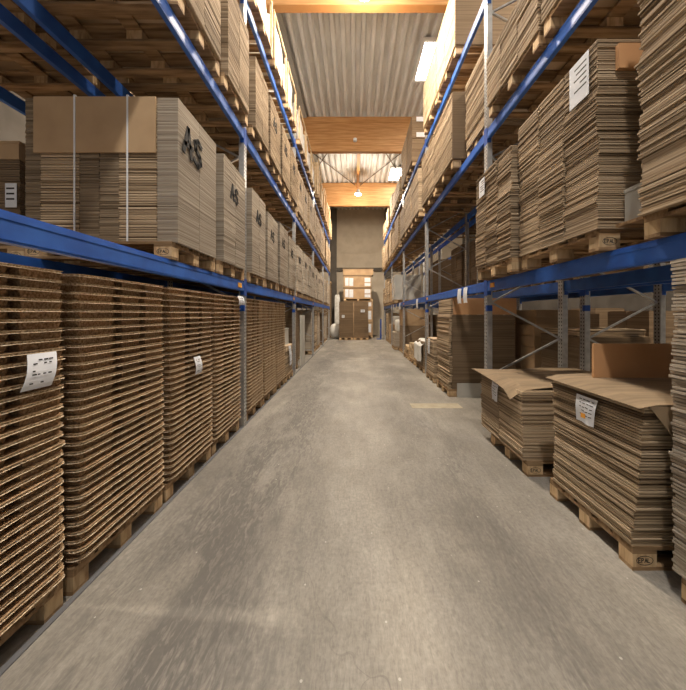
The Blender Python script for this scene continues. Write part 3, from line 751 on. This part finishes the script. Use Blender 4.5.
# R5 shorter stack, then plastic-covered pile, wooden bits
floor_load(1.76, 2.9, 6.98, 7.72, .98, 'knee-high layered stack before the second right upright', CARDC, 1, 8)
tag(put('orange_carton', MB().box(-.25, .25, -.16, .16, 0, .02).box(-.24, .24, -.15, .15, .02, .2).mesh('orange_carton', CARDO), (2.15, 7.1, .982)), 'small orange-brown carton on the layered stack by the second right upright', 'carton')
tag(note(None, (1.745, 7.35, .97), .2, .35, False), 'white note hanging on the layered stack before the second right upright', 'note')
floor_load(1.8, 2.8, 8.2, 9.2, .8, 'covered pile past the second right upright', CARDB, 1, 4)
def drape(u, v):
    s = (v-.5)*2; x = -.55+1.05*u if u > .28 else -.42; z = .025 if u > .28 else .025-.55*(.28-u)/.28
    return (x+.02*math.sin(v*9), .5*s, z+.014*math.sin(v*13+u*5))
tag(put('plastic_cover', MB().grid(drape, 14, 14, .004).mesh('plastic_cover', WHITEW), (2.16, 8.7, .80)), 'white plastic cover draped over the pile past the second right upright', 'cover')
def piece_pile(x, y, lab, n, seed):
    rr = random.Random(seed); pallet(x, y, 0, 1.0, .9, 'wooden pallet under the ' + lab, None, False)
    t = empty('timber_pile', (x, y, .144), lab, 'timber pile'); z = 0
    for i in range(n):
        a = rr.uniform(-.1, .1); h = rr.uniform(.05, .11)
        for j in (-1, 0, 1): put('timber', MB().box(-.48+rr.uniform(-.03, .03), .42, j*.29-.1, j*.29+.1, 0, h-.004).mesh('timber', PALEW if rr.random() < .6 else BLOCK), (0, 0, z), parent=t)
        z += h
piece_pile(2.3, 9.95, 'pile of short pale timbers past the second right upright', 6, 3)
piece_pile(2.3, 11.05, 'lower pile of timbers before the third right upright', 4, 5)
s_ = floor_load(1.88, 2.95, 12.35, 13.2, 1.08, 'big brown carton block past the third right upright', CARDB, 1, 1)
tag(put('tan_carton', MB().box(0, 1.05, 0, .83, 0, .64).mesh('tan_carton', CARDF), (1.89, 12.36, 1.082)), 'tan carton on top of the brown carton block past the third right upright', 'carton')
floor_load(1.72, 1.86+.9, 13.5, 14.4, .75, 'first low stack behind the tan carton', CARDG, 1, 3)
tag(put('wrapped_load', blob(.8, .8, .55, 31), (2.2, 13.95, .752)), 'white wrapped load on the first low stack behind the tan carton', 'wrapped load')
floor_load(1.85, 2.85, 15.8, 16.8, 1.0, 'low stack past the fourth right upright', CARDF, 1, 3)
tag(put('wrapped_load', blob(.8, .8, .45, 32), (2.3, 16.3, 1.0)), 'white wrapped load on the low stack past the fourth right upright', 'wrapped load')
floor_load(1.85, 2.85, 17.3, 18.4, 1.6, 'tall pale stack at the far end of the right rack floor', CARDC, 1, 3)

# ---- right rack, lowest beams
def rload(x0, x1, ya, yb, lev, h, lab, det=True, cols=3, tiers=5, t=.014, mt=None, jit=.005, lx=None):
    z = LV[lev]
    pallet((x0+x1)/2+.01, (ya+yb)/2, z, round(min(x1-x0, 1.2)-.02, 2), round(yb-ya-.02, 2), 'wooden pallet under the ' + lab, None, det, stamped=(lev == 0 and yb < 4))
    return stack(x0, x1, ya, yb, z+.144, z+.144+h, lab, None, det, cols, tiers, t, mt, jit)
rload(1.735, 2.9, .9, 1.92, 0, 1.55, 'fanned-out stack at the right picture edge on the lowest right beams', True, 1, 9, .017, CARD, .010)
RB = rload(1.70, 2.88, 2.20, 3.25, 0, 1.33, 'big tan cardboard stack with a white label on the lowest right beams', True, 3, 6, .0145, CARD, .006)
label_sheet(RB, 1.683, 2.36, LV[0]+1.29, .20, .32, -1)
put('end_panel', MB().box(-.47, -.2, -.03, 0, 0, .17).mesh('end_panel', CARDO), (0, -.53, 1.10), parent=RB, label='small orange-brown end panel')
RC = rload(1.64, 2.82, 3.31, 4.24, 0, 1.19, 'shorter cardboard stack beside the nearest right upright on the lowest beams', True, 3, 5, .0145, CARD, .008)
label_sheet(RC, 1.62, 4.0, LV[0]+1.15, .16, .22, -1)
for (xx, ww, lab) in ((1.86, .28, 'left small pale grey box wedged between the right beam stacks'), (2.16, .3, 'right small pale grey box wedged between the right beam stacks')):
    tag(put('small_grey_box', MB().box(0, ww-.008, 0, .2, 0, .012).box(.004, ww-.012, .004, .196, .012, .215).box(0, ww-.008, 0, .2, .215, .24).mesh('small_grey_box', GREYB), (xx, 1.975, LV[0]+.165)), lab, 'box')
tag(put('support_board', MB().box(1.8, 2.6, 1.965, 2.17, 0, .02).mesh('support_board', WOOD), (0, 0, LV[0]+.144)), 'thin board carrying the two small pale grey boxes', 'board')
# wrapped cage and cartons farther along
pallet(2.2, 13.4, LV[0], 1.1, .9, 'wooden pallet under the film-wrapped cartons on the lowest right beams', None, False)
t = empty('wrapped_cartons', (2.2, 13.4, LV[0]+.144), 'cartons in clear stretch film past the third right upright', 'wrapped load')
for q in range(2): 
    for s in (-1, 1): put('carton', MB().box(-.26, .26, -.42, .42, 0, .49).mesh('carton', GREYB), (s*.265, 0, q*.495), parent=t)
put('film', MB().box(-.55, .55, -.44, .44, .001, 1.02).mesh('film', FILM), parent=t, label='clear plastic film')
rload(1.72, 2.6, 14.4, 15.2, 0, .85, 'tan carton stack beside the film-wrapped cartons', False, 1, 2, .02, CARDF)
for i, (ya, yb, h) in enumerate([(15.7, 16.7, 1.1), (16.9, 17.9, 1.3), (18.0, 18.9, .9)]):
    rload(1.74, 2.8, ya, yb, 0, h, '%s tan stack on the lowest beams past the fourth right upright' % ORD[i], False, 1, 3, .02, CARDC)
# ---- right rack, middle beams
rload(1.72, 2.88, 1.75, 2.9, 1, 1.1, 'stack above the fanned-out stack on the middle right beams', True, 3, 4, .015, CARD, .005)
rload(1.72, 2.88, 2.96, 4.08, 1, .62, 'low stack beside the nearest right upright on the middle beams', True, 3, 3, .015, CARD, .006)
rload(1.84, 2.9, 4.45, 5.2, 1, 1.1, 'narrow stack just past the nearest right upright on the middle beams', True, 1, 4, .015, CARD, .008)
RF = rload(1.68, 2.86, 5.43, 6.66, 1, 1.15, 'tall stack with a white end label on the middle right beams', True, 1, 4, .015, CARD, .004)
label_front(RF, 2.03, 5.42, LV[1]+1.24, .2, .16)
put('end_panel', MB().box(0, 1.16, -.012, 0, 0, 1.149).mesh('end_panel', CARDB), (-.585, -.615-.006, 0), parent=RF, label='smooth dark brown end panel')
rload(1.70, 2.88, 6.72, 7.9, 1, 1.15, 'tall stack just before the second right upright on the middle beams', True, 2, 4, .015, CARD, .004)
for i, (ya, yb, h, k) in enumerate([(8.15, 9.2, 1.12, 1), (9.28, 10.3, 1.12, 1), (10.38, 11.4, 1.0, 1), (11.95, 12.9, 1.1, 2), (13.0, 13.9, .8, 2), (14.1, 15.1, 1.1, 2), (15.7, 16.7, 1.1, 3), (16.8, 17.8, .9, 3), (17.9, 18.9, 1.2, 3)]):
    rload(1.66, 2.86, ya, yb, 1, h, '%s stack past the second right upright on the middle beams' % (ORD[i] if i < 8 else 'last'), False, 2, 3, .02, CARD)
# ---- right rack, top beams
U3 = noisy('pale cardboard edges', [(.40, .30, .18), (.60, .47, .31), (.70, .57, .40)], (2, 2, 60), 1.0, 3, rand=.05, lo=.33, hi=.66)
RT = rload(1.71, 2.88, 5.36, 6.55, 2, 1.1, 'pale tall stack nearest the camera on the top right beams', True, 2, 4, .016, U3, .003)
rload(1.71, 2.88, 6.61, 7.8, 2, 1.08, 'second pale tall stack on the top right beams', True, 2, 4, .016, U3, .003)
put('end_panel', MB().box(0, 1.16, -.012, 0, 0, 1.099).mesh('end_panel', CARDB), (-.58, -.60, 0), parent=RT, label='dark brown end panel')
RU = rload(1.72, 2.88, 9.4, 10.4, 2, 1.35, 'dark tall stack with two white labels on the top right beams', False, 1, 4, .02, CARDB)
for zc in (1.28, .82):
    o = put('label_card', MB().box(-.13, .13, -.004, 0, -.07, .07).mesh('label_card', PAPER), (1.98, 9.39, LV[2]+zc+.1))
    tag(o, '%s white label on the dark tall stack of the top right beams' % ('upper' if zc > 1 else 'lower'), 'label')
for i, (ya, yb, h) in enumerate([(10.5, 11.5, 1.35), (12.0, 13.0, .7), (13.1, 14.1, .7), (14.2, 15.2, .9), (15.8, 16.8, .8), (17.0, 18.0, .6), (18.1, 19.0, .7)]):
    rload(1.72, 2.88, ya, yb, 2, h, '%s stack beyond the dark labelled stack on the top right beams' % ORD[i], False, 1, 3, .02, CARDC if i % 2 else CARD)
# white paper tags hanging from the lowest right beam
for i, (yy, w_, lab) in enumerate([(5.02, .17, 'nearer white paper tag hanging from the lowest right beam'), (5.30, .18, 'farther white paper tag hanging from the lowest right beam'),
                            (8.9, .25, 'white paper tag on the lowest beam past the second right upright'), (12.3, .3, 'first of four paper tags past the third right upright'),
                            (13.3, .3, 'second of four paper tags past the third right upright'), (14.3, .3, 'third of four paper tags past the third right upright'), (15.0, .3, 'last of four paper tags past the third right upright')]):
    tag(put('paper_tag', MB().grid(lambda u, v: (-.012*math.sin(v*3), w_*u, -.25*v+.01*math.sin(u*3)), 4, 5, .002).mesh('paper_tag', PAPER), (1.805, yy, 1.965)), lab, 'paper tag')

# ---- back-to-back right rack
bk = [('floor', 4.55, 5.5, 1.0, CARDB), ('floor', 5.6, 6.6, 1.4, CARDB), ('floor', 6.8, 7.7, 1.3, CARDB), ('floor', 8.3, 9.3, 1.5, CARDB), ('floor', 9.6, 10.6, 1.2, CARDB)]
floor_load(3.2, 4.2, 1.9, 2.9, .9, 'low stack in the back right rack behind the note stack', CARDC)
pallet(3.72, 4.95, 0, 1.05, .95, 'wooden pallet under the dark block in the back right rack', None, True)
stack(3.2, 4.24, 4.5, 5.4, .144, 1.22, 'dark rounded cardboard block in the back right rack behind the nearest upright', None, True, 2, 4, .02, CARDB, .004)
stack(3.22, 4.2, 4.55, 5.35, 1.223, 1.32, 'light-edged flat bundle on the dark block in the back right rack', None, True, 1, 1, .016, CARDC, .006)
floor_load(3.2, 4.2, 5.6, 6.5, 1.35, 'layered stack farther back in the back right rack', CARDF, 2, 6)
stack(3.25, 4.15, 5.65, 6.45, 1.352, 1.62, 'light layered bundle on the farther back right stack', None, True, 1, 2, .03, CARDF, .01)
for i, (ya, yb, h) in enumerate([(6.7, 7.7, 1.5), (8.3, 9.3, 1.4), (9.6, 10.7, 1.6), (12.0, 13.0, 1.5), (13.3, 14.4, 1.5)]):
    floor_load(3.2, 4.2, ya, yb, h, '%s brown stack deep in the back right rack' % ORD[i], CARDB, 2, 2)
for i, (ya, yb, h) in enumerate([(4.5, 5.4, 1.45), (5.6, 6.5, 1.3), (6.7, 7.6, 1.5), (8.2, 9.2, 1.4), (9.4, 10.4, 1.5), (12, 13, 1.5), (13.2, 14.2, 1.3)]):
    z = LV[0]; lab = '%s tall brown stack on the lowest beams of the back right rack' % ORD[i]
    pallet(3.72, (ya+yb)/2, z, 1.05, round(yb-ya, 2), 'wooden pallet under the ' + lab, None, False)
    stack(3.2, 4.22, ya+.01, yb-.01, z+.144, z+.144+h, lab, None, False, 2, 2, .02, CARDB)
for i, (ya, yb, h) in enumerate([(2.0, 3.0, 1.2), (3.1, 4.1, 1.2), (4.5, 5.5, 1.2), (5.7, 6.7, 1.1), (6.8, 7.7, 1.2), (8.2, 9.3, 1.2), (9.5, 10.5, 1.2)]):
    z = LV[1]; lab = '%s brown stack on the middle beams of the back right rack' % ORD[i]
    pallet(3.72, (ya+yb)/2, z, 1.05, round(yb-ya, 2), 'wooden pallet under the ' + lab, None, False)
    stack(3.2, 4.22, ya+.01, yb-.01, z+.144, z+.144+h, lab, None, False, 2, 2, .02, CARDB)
# loads beyond the next aisle, seen through the racks
for i, (xx, yy, ww, h, mt) in enumerate([(5.9, 6.4, .75, 1.6, CARDB), (5.9, 7.6, .75, 1.55, CARDB), (6.9, 9.0, .8, 1.7, CARDB)]):
    floor_load(xx-ww/2, xx+ww/2, yy-.5, yy+.5, h, '%s stack standing in the aisle beyond the right racks' % ORD[i], mt, 2, 3)

# ---------------------------------------------------------------- end of the aisle
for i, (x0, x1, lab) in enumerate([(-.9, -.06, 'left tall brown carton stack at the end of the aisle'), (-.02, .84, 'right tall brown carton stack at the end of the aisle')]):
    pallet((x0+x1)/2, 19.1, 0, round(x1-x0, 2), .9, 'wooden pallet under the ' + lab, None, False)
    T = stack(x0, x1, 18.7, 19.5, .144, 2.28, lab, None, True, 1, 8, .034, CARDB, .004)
    label_front(T, x0+.24 if i == 0 else x0+.52, 18.685, 1.4 if i == 0 else 1.72, .16 if i == 0 else .24, .16)
pallet(.25, 21.0, 0, 1.9, 1.1, 'wide wooden pallet under the labelled cartons at the end wall', None, False)
z = .144
for q, (h, lab) in enumerate([(.85, 'lowest'), (.85, 'second'), (.55, 'third')]):
    t = empty('big_carton', (.25, 21.0, z), lab + ' big labelled carton of the far column', 'carton')
    put('body', MB().box(-.95, .95, -.5, .5, 0, h-.03).mesh('body', CARDF), parent=t)
    put('label_sheet', MB().box(.55, .85, -.506, -.5, .2, h-.1).mesh('label_sheet', PAPER), parent=t); z += h
pallet(.25, 21.0, z, 1.9, 1.05, 'pallet between the labelled cartons at the end wall', None, False); z += .144
for q, (h, lab) in enumerate([(.74, 'second highest'), (.80, 'highest')]):
    t = empty('big_carton', (.25, 21.0, z), lab + ' big carton with white labels at the end wall', 'carton')
    put('body', MB().box(-.95, .85, -.5, .5, 0, h-.07).mesh('body', CARDF), parent=t)
    put('lid', MB().box(-.98, .88, -.52, .52, h-.069, h-.005).mesh('lid', CARDB), parent=t)
    for (a, b_, z0, z1) in ((-.85, -.62, .1, .62), (-.58, -.32, .08, .6), (.42, .80, .08, .28), (.42, .80, .34, .62)): 
        put('label_sheet', MB().box(a, b_, -.506, -.5, z0, z1).mesh('label_sheet', PAPER), parent=t)
    z += h
tag(put('flat_carton', MB().box(-.98, .98, -.5, .5, 0, .36).box(-1.0, 1.0, -.52, .52, .36, .40).mesh('flat_carton', CARDF), (.25, 21.0, z)), 'flat tan carton topping the column at the end wall', 'carton')
tag(put('round_white_bag', blob(.8, .8, .95, 41, name='round_white_bag', ee=.85), (-1.20, 20.0, 0)), 'round white plastic bag on the floor left of the far stacks', 'bag')
tag(put('tall_white_bag', blob(.42, .5, 2.9, 42, name='tall_white_bag'), (-1.17, 21.9, 0)), 'tall white plastic bag behind the round bag by the end wall', 'bag')
t = empty('brown_column_carton', (-1.95, 21.2, 0), 'tall brown carton column left of the far white bags', 'carton')
put('body', MB().box(-.4, .4, -.4, .4, 0, 3.6).mesh('body', CARDB), parent=t); put('lid', MB().box(-.42, .42, -.42, .42, 3.601, 3.7).mesh('lid', CARDF), parent=t)
t = empty('blue_hand_truck', (1.62, 19.3, 0), 'blue steel hand truck standing at the far right rack end', 'hand truck')
put('frame', MB().box(-.03, .03, -.2, -.15, .05, 1.2).box(-.03, .03, .15, .2, .05, 1.2).box(-.03, .03, -.2, .2, 1.2, 1.25).box(-.03, .03, -.15, .15, .6, .65).mesh('frame', BRK), parent=t)
put('toe_plate', MB().box(-.25, .03, -.2, .2, 0, .03).mesh('toe_plate', BRK), parent=t)

# note hanging on the nearest pressed-wood stack, smaller notes farther on
def left_note(y, z, w, h, lab, sk=.10, x=-1.497):
    def fn(u, v): return (.012+.05*math.sin(v*2.4)*.5, -w/2+w*u - sk*v, -h*v)
    m = MB(); m.grid(fn, 6, 8, .002); rr = random.Random(int(y*10))
    for i, v in enumerate((.18, .28, .48, .58, .82)):
        for sgm in range(4):
            if rr.random() < .75:
                u0 = .15+.18*sgm; p, q = Vector(fn(u0, v)), Vector(fn(u0+rr.uniform(.06, .15), v)); m.bar(p+Vector((.004, 0, 0)), q+Vector((.004, 0, 0)), .001, h*.04, 1)
    tag(put('paper_note', m.mesh('paper_note', [PAPER, INK]), (x, y, z)), lab, 'note')
left_note(1.50, 1.355, .14, .16, 'creased white note hanging on the stack at the left picture edge', .045)
left_note(2.97, 1.14, .12, .16, 'small white note on the third tall floor stack on the left', .0)
left_note(4.10, 1.77, .2, .11, 'white note near the stack top just before the nearest left upright', .0)
left_note(7.35, .80, .24, .45, 'long white note hanging on the short stack before the second left upright', -.05, -1.522)
